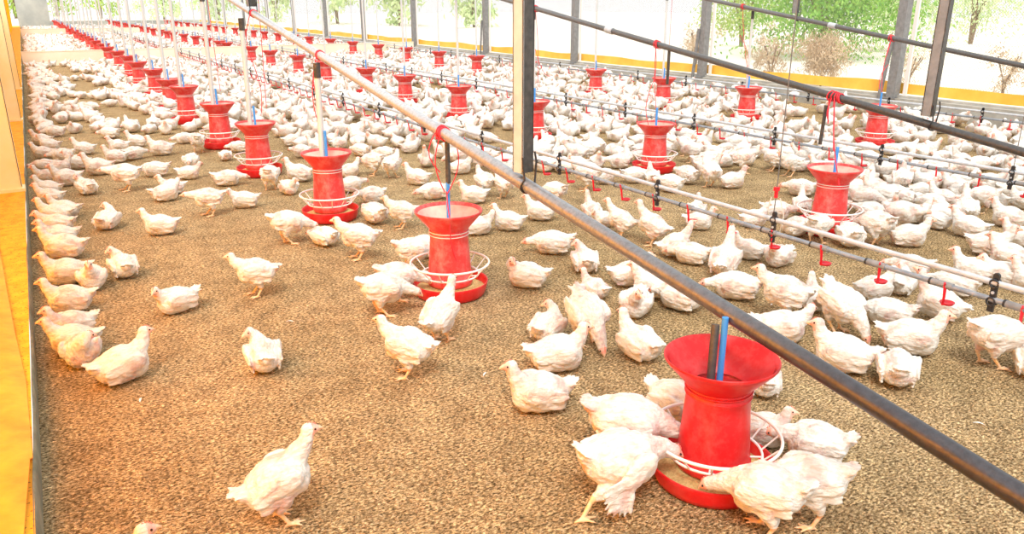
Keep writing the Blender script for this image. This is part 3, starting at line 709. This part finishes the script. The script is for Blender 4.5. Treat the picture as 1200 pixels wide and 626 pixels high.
# every bird seen nearby: photo x, y of its ground contact, facing (0 right, 90 away, 180 left, 270 to camera), pose, scale, optional own label
BIRDS = [
 # foreground, left and centre
 (330, 612, 10, 'sa', 1.02, 'white broiler chicken standing alone in the left foreground, neck raised, facing right'),
 (126, 738, 5, 'st', 1.0, 'white broiler chicken at the bottom edge, only its head in view, facing right'),
 (147, 452, 18, 'su', 1.08, 'white broiler chicken lying by the yellow ledge facing right, frontmost of the left group'),
 (99, 430, 262, 'sb', 1.0, 'round white broiler chicken with red comb facing the camera by the yellow ledge'),
 (62, 424, 170, 'su', .95, 'greyish broiler chicken in shade against the kerb beside the round one with a red comb'),
 (86, 400, 200, 'su', .95, 'broiler chicken lying behind the round one by the yellow ledge, tail up to the right'),
 (70, 371, 175, 'su', 1.0, 'broiler chicken with reddish flank sitting against the kerb, head left'),
 (311, 438, 95, 'sb', .98, 'white broiler chicken sitting alone mid left with its back to the camera, head turned'),
 (210, 369, 205, 'sv', .98, 'white broiler chicken sitting alone on open litter mid left, head low at left'),
 (303, 347, 178, 'st', .98, 'white broiler chicken standing alone on open litter, facing left, two yellow legs in view'),
 (147, 327, 100, 'sb', .98, 'white broiler chicken sitting with pink back to camera, right of the group at the kerb'),
 (111, 341, 265, 'su', .95, 'pale broiler chicken facing the camera beside the one with pink back'),
 (72, 337, 182, 'su', 1.05, 'long pale broiler chicken lying against the kerb left of the camera-facing one'),
 (128, 270, 60, 'sb', .98, 'white broiler chicken sitting alone with head tucked back, left part of open litter'),
 (190, 277, 178, 'su', 1.0, 'white broiler chicken lying alone, facing left, beak towards the tucked one'),
 (247, 253, 178, 'sn', 1.0, 'white broiler chicken walking left with stretched neck between the near row and left wall'),
 (288, 245, 172, 'sv', .95, None), (195, 237, 355, 'sv', 1.0, None), (203, 229, 170, 'su', .9, None),
 (320, 0, 0, None, 0, None),
 # around the second feeder
 (450, 370, 8, 'fe', 1.05, 'white broiler chicken standing left of the second near-row feeder, eating from its pan'),
 (480, 350, 2, 'fe', .98, 'white broiler chicken half hidden behind the one eating left of the second feeder'),
 (517, 400, 55, 'sa', .98, 'white broiler chicken standing with back to camera in front of the second feeder'),
 (480, 442, 152, 'st', 1.02, 'white broiler chicken standing in front of the second feeder looking left'),
 (484, 318, 20, 'fe', .95, None), (497, 305, 20, 'fs', .95, None),
 (472, 268, 176, 'st', .92, None), (422, 304, 172, 'st', 1.05, 'white broiler chicken walking left in front of the third near-row feeder'),
 (381, 290, 150, 'sl', .95, None), (339, 286, 20, 'fe', 1.05, None), (440, 264, 140, 'fs', 1.0, None), (437, 240, 185, 'fs', .9, None),
 (412, 227, 10, 'fs', .9, None), (339, 229, 275, 'sv', .9, None), (318, 223, 95, 'fe', 1.0, None), (352, 214, 150, 'su', 1.1, None),
 (560, 277, 5, 'sv', .95, None), (596, 272, 178, 'su', .98, 'white broiler chicken sitting with raised head, right of the second feeder'),
 (490, 218, 180, 'su', 1.0, None), (510, 235, 178, 'sl', 1.05, None), (555, 240, 172, 'su', 1.0, None),
 (568, 231, 130, 'st', .95, None), (590, 233, 100, 'st', .9, None), (500, 197, 265, 'dr', .95, None),
 (438, 206, 150, 'fe', 1.0, None), (460, 209, 40, 'st', .95, None), (410, 209, 10, 'su', .9, None), (424, 184, 150, 'sl', 1.0, None),
 # lying birds of the centre
 (618, 340, 172, 'sb', 1.05, 'white broiler chicken lying in the centre, head tucked, left of the small one'),
 (648, 300, 176, 'sl', 1.12, 'white broiler chicken stretched flat under the big pipe, head pointing left'),
 (685, 321, 100, 'sb', 1.0, 'white broiler chicken with its back to camera by the big pipe, beside the stretched one'),
 (696, 352, 140, 'su', .78, 'small white broiler chicken sitting in the centre, head raised'),
 (642, 402, 60, 'sb', .95, 'white broiler chicken with raised head looking right, leftmost of the central group of four'),
 (652, 440, 8, 'su', 1.12, 'white broiler chicken lying in front of the central group, open beak to the right'),
 (686, 402, 300, 'pk', 1.1, 'white broiler chicken bending down to the litter, tail up, in the central group'),
 (747, 425, 135, 'su', 1.05, 'white broiler chicken with pink back sitting behind the foreground feeder, head raised to the left'),
 (632, 488, 195, 'su', 1.12, 'large white broiler chicken sitting in front of the central group, yellowish head left'),
 (745, 373, 262, 'sv', 1.05, 'white broiler chicken facing the camera right under the big pipe, head tucked on chest'),
 (763, 352, 178, 'su', 1.0, None), (737, 338, 8, 'su', 1.0, None), (797, 367, 160, 'sl', 1.1, None),
 (862, 354, 180, 'sl', 1.12, 'white broiler chicken lying flat behind the big pipe, head left, below the drinker cups'),
 # round the foreground feeder
 (724, 588, 28, 'sp', 1.22, 'white broiler chicken with fanned wing and stretched leg at left of the foreground feeder'),
 (738, 545, 5, 'fe', 1.2, 'white broiler chicken eating behind the fan-winged one at the foreground feeder'),
 (790, 500, 330, 'fs', 1.05, 'white broiler chicken directly behind the foreground feeder at its left, tail up'),
 (894, 625, 168, 'fe', 1.05, 'white broiler chicken in front of the foreground feeder with its head in the red pan'),
 (940, 612, 190, 'fe', 1.05, 'white broiler chicken right of the foreground feeder, tail spread to the right'),
 (953, 550, 186, 'fs', .98, 'white broiler chicken lying right behind the foreground feeder, pink flank, tail right'),
 (888, 528, 0, 'su', .85, 'white broiler chicken inside the view of the white ring, pink face looking right'),
 (893, 467, 100, 'sl', .85, 'small white broiler chicken behind the rim of the foreground feeder at right'),
 # right foreground, beyond the pipe
 (912, 405, 8, 'sv', 1.1, 'white broiler chicken just above the big pipe, looking right toward its neighbour'),
 (985, 440, 186, 'su', 1.15, 'white broiler chicken just above the big pipe, facing left with orange face'),
 (917, 376, 178, 'st', 1.08, 'large white broiler chicken standing sideways facing left under the drinker line'),
 (981, 390, 325, 'pk', 1.1, 'white broiler chicken pecking the litter, tail up, right of the large standing one'),
 (952, 366, 120, 'su', .9, None), (1040, 384, 190, 'sl', 1.0, None), (1022, 355, 30, 'su', .95, None), (1055, 347, 100, 'sb', .9, None),
 (1097, 378, 180, 'dr', 1.05, 'white broiler chicken stretching its neck up to a red cup at right'),
 (1063, 419, 5, 'su', 1.15, 'large white broiler chicken lying with long beak toward the right, right foreground'),
 (1048, 455, 95, 'sl', 1.05, 'white broiler chicken lying with its rump to the camera in the right foreground'),
 (1160, 430, 40, 'fe', 1.1, 'white broiler chicken standing on bent yellow legs under the drinker bracket at right edge'),
 (1207, 445, 100, 'su', 1.0, 'white broiler chicken cut off by the right edge of the picture'),
 (1118, 349, 160, 'sl', 1.0, None), (1145, 334, 190, 'su', 1.0, None), (1172, 338, 200, 'sv', 1.0, None), (1200, 345, 180, 'su', 1.0, None), (1066, 326, 175, 'sl', .95, None),
 # right middle
 (633, 260, 176, 'su', 1.0, None), (650, 243, 160, 'fe', .95, None), (693, 259, 95, 'dr', .85, None), (707, 268, 200, 'sv', .85, None),
 (727, 279, 150, 'sa', .9, None), (764, 288, 175, 'sa', .98, None), (815, 258, 95, 'su', .9, None), (818, 271, 10, 'su', .9, None),
 (790, 303, 5, 'dr', .95, None), (810, 312, 175, 'sl', 1.0, None), (848, 325, 95, 'dr', 1.1, None), (877, 306, 185, 'su', .9, None), (882, 268, 10, 'su', .9, None),
 (857, 222, 5, 'su', 1.0, None), (831, 220, 130, 'st', 1.0, None), (805, 217, 150, 'fs', 1.05, None), (786, 227, 140, 'fs', 1.0, None), (763, 216, 100, 'su', .9, None), (742, 216, 10, 'fs', .95, None),
 (708, 217, 40, 'fs', .9, None), (687, 224, 180, 'st', 1.1, None), (726, 199, 175, 'fs', .95, None), (718, 183, 10, 'su', .9, None), (651, 190, 95, 'dr', .9, None), (668, 176, 180, 'su', 1.0, None),
 (687, 190, 170, 'st', .95, None), (628, 184, 120, 'su', .9, None), (692, 169, 10, 'su', .9, None), (835, 187, 180, 'su', .95, None), (870, 203, 10, 'st', 1.05, None), (853, 181, 180, 'sl', .9, None),
 (800, 183, 170, 'sn', .95, None), (817, 169, 5, 'su', .9, None), (905, 201, 170, 'st', .95, None), (925, 207, 190, 'st', .95, None), (938, 231, 178, 'sl', 1.05, None), (950, 195, 10, 'sv', .95, None),
 (938, 252, 95, 'dr', .85, None), (932, 279, 60, 'fs', .9, None), (908, 260, 20, 'fs', .95, None), (957, 286, 80, 'fe', .95, None), (994, 292, 130, 'fs', 1.05, None), (1024, 288, 150, 'fe', 1.1, None), (1020, 263, 160, 'fs', 1.0, None),
 (1062, 291, 10, 'su', 1.05, 'white broiler chicken sitting right of the nearest middle-row feeder, neck up, facing right'),
 (1029, 247, 190, 'st', 1.0, None), (1000, 233, 20, 'dr', .95, None), (1054, 229, 100, 'st', 1.0, None), (1078, 233, 10, 'su', .9, None), (1061, 242, 170, 'sl', .9, None),
 (1068, 263, 20, 'su', .98, None), (1096, 270, 175, 'sv', .9, None), (1133, 280, 178, 'su', 1.05, None), (1103, 243, 190, 'su', .95, None), (1130, 258, 95, 'dr', 1.0, None), (1152, 229, 178, 'sl', 1.0, None), (1163, 245, 175, 'su', .95, None),
 (1180, 268, 178, 'su', 1.05, None), (1197, 246, 180, 'su', .95, None), (1157, 302, 15, 'su', 1.1, None), (1192, 291, 170, 'su', .95, None), (1180, 316, 185, 'su', 1.05, None), (912, 314, 240, 'sv', .95, None),
 (1055, 198, 8, 'su', 1.0, None), (1045, 183, 170, 'sl', .95, None), (1098, 203, 175, 'sl', 1.0, None), (1103, 191, 10, 'sl', .9, None), (1145, 201, 10, 'sl', 1.05, None), (1150, 179, 170, 'sv', .9, None), (1178, 184, 100, 'su', 1.0, None), (1120, 172, 178, 'su', .9, None),
 (990, 184, 170, 'su', .95, None), (1012, 181, 20, 'sl', .95, None), (975, 176, 180, 'su', .9, None),
 # left lane further off
 (66, 264, 178, 'su', 1.0, None), (78, 257, 175, 'su', .95, None), (57, 277, 180, 'sv', 1.0, None), (67, 291, 178, 'su', 1.0, None), (72, 306, 176, 'su', 1.1, None), (56, 241, 180, 'su', .9, None), (55, 231, 178, 'su', .9, None),
 (103, 229, 95, 'sb', .95, None), (80, 219, 178, 'su', 1.05, None), (49, 217, 180, 'su', .9, None), (52, 202, 178, 'sl', .9, None), (72, 205, 20, 'su', .9, None), (92, 199, 178, 'su', .95, None), (117, 206, 178, 'su', 1.1, None), (150, 224, 182, 'sn', 1.1, None), (184, 208, 178, 'sl', 1.05, None),
 (137, 192, 178, 'su', .95, None), (140, 179, 178, 'su', .95, None), (157, 188, 5, 'sl', 1.0, None), (190, 183, 178, 'su', 1.1, None), (162, 173, 178, 'su', .95, None), (217, 169, 170, 'sl', .95, None), (233, 180, 100, 'fe', 1.0, None), (225, 196, 265, 'sl', .95, None), (222, 211, 5, 'sv', .9, None),
 (267, 219, 5, 'sl', 1.05, None), (265, 189, 100, 'sl', .8, None), (281, 179, 170, 'sl', .9, None), (100, 182, 178, 'su', .95, None), (75, 189, 178, 'sl', .95, None), (46, 172, 178, 'su', .95, None), (50, 187, 178, 'su', .9, None), (60, 178, 178, 'su', .95, None), (66, 161, 178, 'sl', 1.0, None), (130, 163, 170, 'sl', 1.0, None),
 (372, 180, 170, 'su', .95, None), (343, 172, 20, 'su', .95, None), (452, 187, 170, 'sl', .95, None), (355, 186, 150, 'fs', .9, None), (398, 175, 20, 'su', .9, None), (420, 168, 170, 'su', .95, None), (480, 180, 10, 'sv', .9, None), (520, 186, 170, 'su', .95, None), (545, 178, 20, 'sl', .95, None), (572, 190, 170, 'su', .95, None), (540, 205, 10, 'su', .95, None), (590, 207, 175, 'sv', .9, None), (602, 186, 95, 'su', .9, None),
]
BIRDS = [b_ for b_ in BIRDS if b_[3]]
FE_NAME = {0: 'near-row', 1: 'middle-row', 2: 'far-row'}
POSE = {'su': 'sitting', 'sv': 'sitting', 'sl': 'lying', 'sb': 'sitting', 'st': 'standing', 'sa': 'standing', 'sn': 'walking', 'fe': 'standing head-down', 'fs': 'crouching', 'pk': 'pecking', 'dr': 'neck-stretching', 'sp': 'standing'}
def dirword(h):
    h %= 360
    return 'facing right' if h < 50 or h > 310 else 'facing away' if h < 130 else 'facing left' if h < 230 else 'facing camera'
used_lab = {}
def ordw(n): return ORD[n-1] if 2 <= n <= 12 else ('%dth' % n if n % 10 not in (1, 2, 3) or 10 < n % 100 < 14 else '%d%s' % (n, {1: 'st', 2: 'nd', 3: 'rd'}[n % 10]))
recs = []; taken = []
for (px, py, hd, code, sc, lab) in BIRDS:
    P = gp(px, py); d = Vector((P.x, P.y, 0)).normalized()
    if 'legs' not in V[code]: P = P + d*.045*sc
    P.x = max(P.x, WX+.165*sc if 140 < hd < 220 else WX+.10)
    if not lab: hd += random.uniform(-22, 22)
    ang = math.atan2(d.y, d.x) - PI/2 + math.radians(hd)
    recs.append([P.x, P.y, ang, code, sc, lab, hd, px]); taken.append((P.x, P.y))
# settle: push birds apart where two would share the same spot, and out of the pans
for _ in range(14):
    for i, a in enumerate(recs):
        for b_ in recs[i+1:]:
            dx, dy = b_[0]-a[0], b_[1]-a[1]; dd = math.hypot(dx, dy)+1e-6; lim = .15
            if dd < lim:
                k = (lim-dd)/dd*.35; a[0] -= dx*k; a[1] -= dy*k; b_[0] += dx*k; b_[1] += dy*k
        for fx, fy, _r, _k in FEEDERS:
            dx, dy = a[0]-fx, a[1]-fy; dd = math.hypot(dx, dy)+1e-6; lim = .285 if a[3] in ('fe', 'fs', 'sp') else .30
            if dd < lim: k = (lim-dd)/dd*.6; a[0] += dx*k; a[1] += dy*k
    for a in recs: a[0] = max(a[0], WX+.11)
taken = [(r[0], r[1]) for r in recs]
# --- crowd further off, drawn by density so that bare patches of litter stay bare
rc = random.Random(11)
BARE = [(0.75, 8.9, .3, .5), (.95, 11.6, .35, .8), (.45, 14.2, .25, .7), (.65, 19.5, .35, 1.2), (.95, 16.2, .2, .6), (8.9, 9.6, .45, .5), (9.2, 6.9, .7, .45), (7.0, 4.6, .45, .35), (9.7, 8.3, .3, 1.2), (6.6, 6.9, .35, .4), (3.0, 6.6, .3, .3), (8.6, 11.9, .5, .5), (5.4, 5.0, .3, .3), (8.3, 6.6, .35, .3)]
cell = {}
def key(x, y): return (int(x//.25), int(y//.25))
def free(x, y, r):
    kx, ky = key(x, y)
    for i in (-1, 0, 1):
        for j in (-1, 0, 1):
            for q in cell.get((kx+i, ky+j), ()):
                if (q[0]-x)**2+(q[1]-y)**2 < r*r: return False
    return True
for q in taken: cell.setdefault(key(*q), []).append(q)
for fx, fy, _, _ in FEEDERS:
    for a in range(12):
        for rr in (.0, .12, .2):
            q = (fx+rr*math.cos(a*PI/6), fy+rr*math.sin(a*PI/6)); cell.setdefault(key(*q), []).append(q)
crowd = []
def ylim(px): return 158 if px < 330 else 176 if px < 520 else 205 if px < 960 else 300
PBARE = [(68, 84, 18, 6), (100, 108, 18, 8), (135, 132, 26, 6), (62, 143, 9, 11), (90, 150, 26, 6), (430, 135, 14, 5), (850, 238, 80, 20), (1085, 305, 60, 18), (690, 172, 36, 12), (1160, 212, 34, 9), (560, 255, 90, 30), (800, 250, 60, 25), (590, 160, 24, 7), (1010, 160, 30, 8), (930, 150, 20, 8), (940, 130, 26, 6), (1160, 120, 30, 5)]
for band, (ya, yb, tries, rad) in enumerate(((3, 10, 9000, .175), (10, 22.9, 22000, .19), (23.5, 43.6, 30000, .2), (44.3, 59.5, 16000, .24))):
    for _ in range(tries):
        x = rc.uniform(WX+.14, RX-.26); y = rc.uniform(ya, yb)
        px, py, z = pr((x, y, 0))
        if py > ylim(px) or px > 1260 or px < 0: continue
        if any(((px-a)/c)**2+((py-b_)/d)**2 < 1 for a, b_, c, d in PBARE): continue
        # open lane along the left: birds only by the wall, in streaks, and near the feeders
        if x < 1.35 and y < 22:
            if x > .1 and mn.noise(Vector((x*1.6+y*.25, y*.9, 3))) < -.10: continue
        if any(((x-bx)/brx)**2+((y-by)/bry)**2 < 1 for bx, by, brx, bry in BARE): continue
        if x > 1.6 and mn.noise(Vector((x*.9, y*.9, 9))) < -.38: continue
        if not free(x, y, rad*rc.uniform(.92, 1.15)): continue
        cell.setdefault(key(x, y), []).append((x, y)); crowd.append((x, y, z))
crowd.sort(key=lambda q: q[2])
n_ind = 300-len(recs)
for (x, y, z) in crowd[:n_ind]:
    code = rc.choice(('su', 'su', 'sv', 'sl', 'sl', 'sb', 'st', 'sn', 'fe')) if x > 1.4 else rc.choice(('su', 'sv', 'sl', 'sl', 'su'))
    hd = rc.choice((0, 180, 180, 20, 160, 200, 90, 340, 270))+rc.uniform(-20, 20)
    d = Vector((x, y, 0)).normalized(); ang = math.atan2(d.y, d.x)-PI/2+math.radians(hd)
    recs.append([x, y, ang, code, rc.uniform(.88, 1.05), None, hd, pr((x, y, 0))[0]])
# labels: relation to the closest landmark in the picture, ranked by closeness
todo = {}
for r in recs:
    if r[5]: continue
    x, y, px = r[0], r[1], r[7]
    if x < .35: k = ('wall',); rank = y
    else:
        fx, fy, ri, kk = min(FEEDERS, key=lambda f: (f[0]-x)**2+(f[1]-y)**2); fpx = pr((fx, fy, 0))
        me = pr((x, y, 0)); dx = me[0]-fpx[0]; dz = me[2]-fpx[2]
        dxm = dx/FPX*me[2]
        rel = ('right of' if dxm > 0 else 'left of') if abs(dxm) > abs(dz) else ('behind' if dz > 0 else 'in front of')
        k = (ri, kk, rel); rank = (fx-x)**2+(fy-y)**2
    todo.setdefault(k, []).append((rank, r))
for k, L in todo.items():
    L.sort(key=lambda q: q[0])
    for i, (_, r) in enumerate(L):
        adj = POSE[r[3]]
        if k[0] == 'wall': r[5] = '%s white broiler %s by the left kerb, %s of its line from camera' % (adj, dirword(r[6]), 'nearest' if i == 0 else ordw(i+1))
        else:
            ri, kk, rel = k; r[5] = '%s white broiler %s, %sclosest %s the %s %s feeder' % (adj, dirword(r[6]), '' if i == 0 else ordw(i+1)+' ', rel, ORD[kk] if kk < 12 else ordw(kk+1), FE_NAME[ri])
for i, r in enumerate(recs):
    hand = i < len(BIRDS)
    z = pr((r[0], r[1], 0))[2]
    place_bird(r[0], r[1], r[2], r[3], r[5], 'white broiler chickens on the litter floor', r[4], detail=hand and z < 7.5, mid=not hand)
# the rest of the flock as one body of stuff
KL = list(LOW)
geo = {}
for k in KL:
    me = LOW[k][0]; me.calc_loop_triangles(); n = len(me.vertices); co = np.empty(n*3); me.vertices.foreach_get('co', co)
    tri = np.empty(len(me.loop_triangles)*3, dtype=np.int64); me.loop_triangles.foreach_get('vertices', tri)
    mi = np.empty(len(me.loop_triangles), dtype=np.int64); me.loop_triangles.foreach_get('material_index', mi)
    geo[k] = (co.reshape(-1, 3), tri.reshape(-1, 3), mi)
vs, ts, ms = [], [], []; off = 0
for (x, y, z) in crowd[n_ind:]:
    k = rc.choice(('su', 'su', 'sl', 'sv', 'st', 'sb')) if x > 1.4 else rc.choice(('su', 'sl', 'sl', 'sv'))
    co, tri, mi = geo[k]; a = rc.uniform(0, 2*PI); s_ = rc.uniform(.88, 1.06); c_, n_ = math.cos(a)*s_, math.sin(a)*s_
    p = np.stack([co[:, 0]*c_-co[:, 1]*n_+x, co[:, 0]*n_+co[:, 1]*c_+y, co[:, 2]*s_], 1)
    vs.append(p); ts.append(tri+off); ms.append(mi); off += len(p)
vs = np.concatenate(vs); ts = np.concatenate(ts); ms = np.concatenate(ms)
me = bpy.data.meshes.new('flock'); me.vertices.add(len(vs)); me.vertices.foreach_set('co', vs.ravel())
me.loops.add(len(ts)*3); me.loops.foreach_set('vertex_index', ts.ravel().astype(np.int32))
me.polygons.add(len(ts)); me.polygons.foreach_set('loop_start', np.arange(0, len(ts)*3, 3, dtype=np.int32)); me.polygons.foreach_set('loop_total', np.full(len(ts), 3, dtype=np.int32))
for m in (M_FEATHER, M_FACE, M_LEG): me.materials.append(m)
me.polygons.foreach_set('material_index', ms.astype(np.int32)); me.polygons.foreach_set('use_smooth', np.ones(len(ts), dtype=bool)); me.update(); me.validate()
tag(put('distant_chicken_flock', me), 'dense flock of white broiler chickens filling the far part of the shed', 'chicken', kind='stuff')
print('BIRDS hand', len(BIRDS), 'individual', len(recs), 'crowd', len(crowd)-n_ind, 'tris', len(ts))

# loose husks, straw bits and feathers lying on the litter near the camera
rl = random.Random(3); b = MB(); b2 = MB()
for i in range(5200):
    px = rl.uniform(40, 1230); py = 250+390*(rl.random()**.75); P = gp(px, py)
    if P.x < WX+.02: continue
    L = rl.uniform(.003, .008); a = rl.uniform(0, PI); u = Vector((math.cos(a), math.sin(a), rl.uniform(-.4, .5)))*L; v_ = Vector((-math.sin(a), math.cos(a), rl.uniform(-.3, .3)))*L*.35; c = P+Vector((0, 0, .003))
    b.add([c-u, c+v_, c+u, c-v_, c+Vector((0, 0, .003))], [(0, 1, 4), (1, 2, 4), (2, 3, 4), (3, 0, 4)], rl.choice((0, 0, 1, 2)), False)
o = b.build('litter_flakes', [mat('pale_husk', (.62, .47, .28), .9), mat('brown_husk', (.22, .13, .06), .9), mat('tan_husk', (.42, .29, .16), .9)])
tag(o, 'loose husk flakes scattered over the litter floor', 'litter', kind='stuff')
for i, (px, py, lab) in enumerate(((1157, 400, 'white feather on the litter under the right drinker bracket'), (165, 470, 'tiny white feather on the litter near the lying left bird'), (340, 378, 'small white feather on open litter in the mid left'), (568, 440, 'white feather on the litter left of the central group'), (1147, 498, 'straw bit on the litter at right below the big pipe'), (905, 358, 'small feather behind the large standing bird'))):
    P = gp(px, py); b = MB(); a = i*1.3; n = 8
    vs = []
    for k in range(n+1):
        t = k/n; w2 = .004*math.sin(PI*min(1, t*1.1))+.0006; c = Vector((math.cos(a)*(t-.5)*.04, math.sin(a)*(t-.5)*.04, .004+.006*math.sin(PI*t)))
        s_ = Vector((-math.sin(a), math.cos(a), 0))*w2; vs += [c-s_, c+Vector((0, 0, .0012)), c+s_]
    b.add(vs, [(k*3+j, k*3+j+1, k*3+j+4, k*3+j+3) for k in range(n) for j in (0, 1)])
    tag(b.build('loose_feather', M_WPL, None, (P.x, P.y, 0)), lab, 'feather')
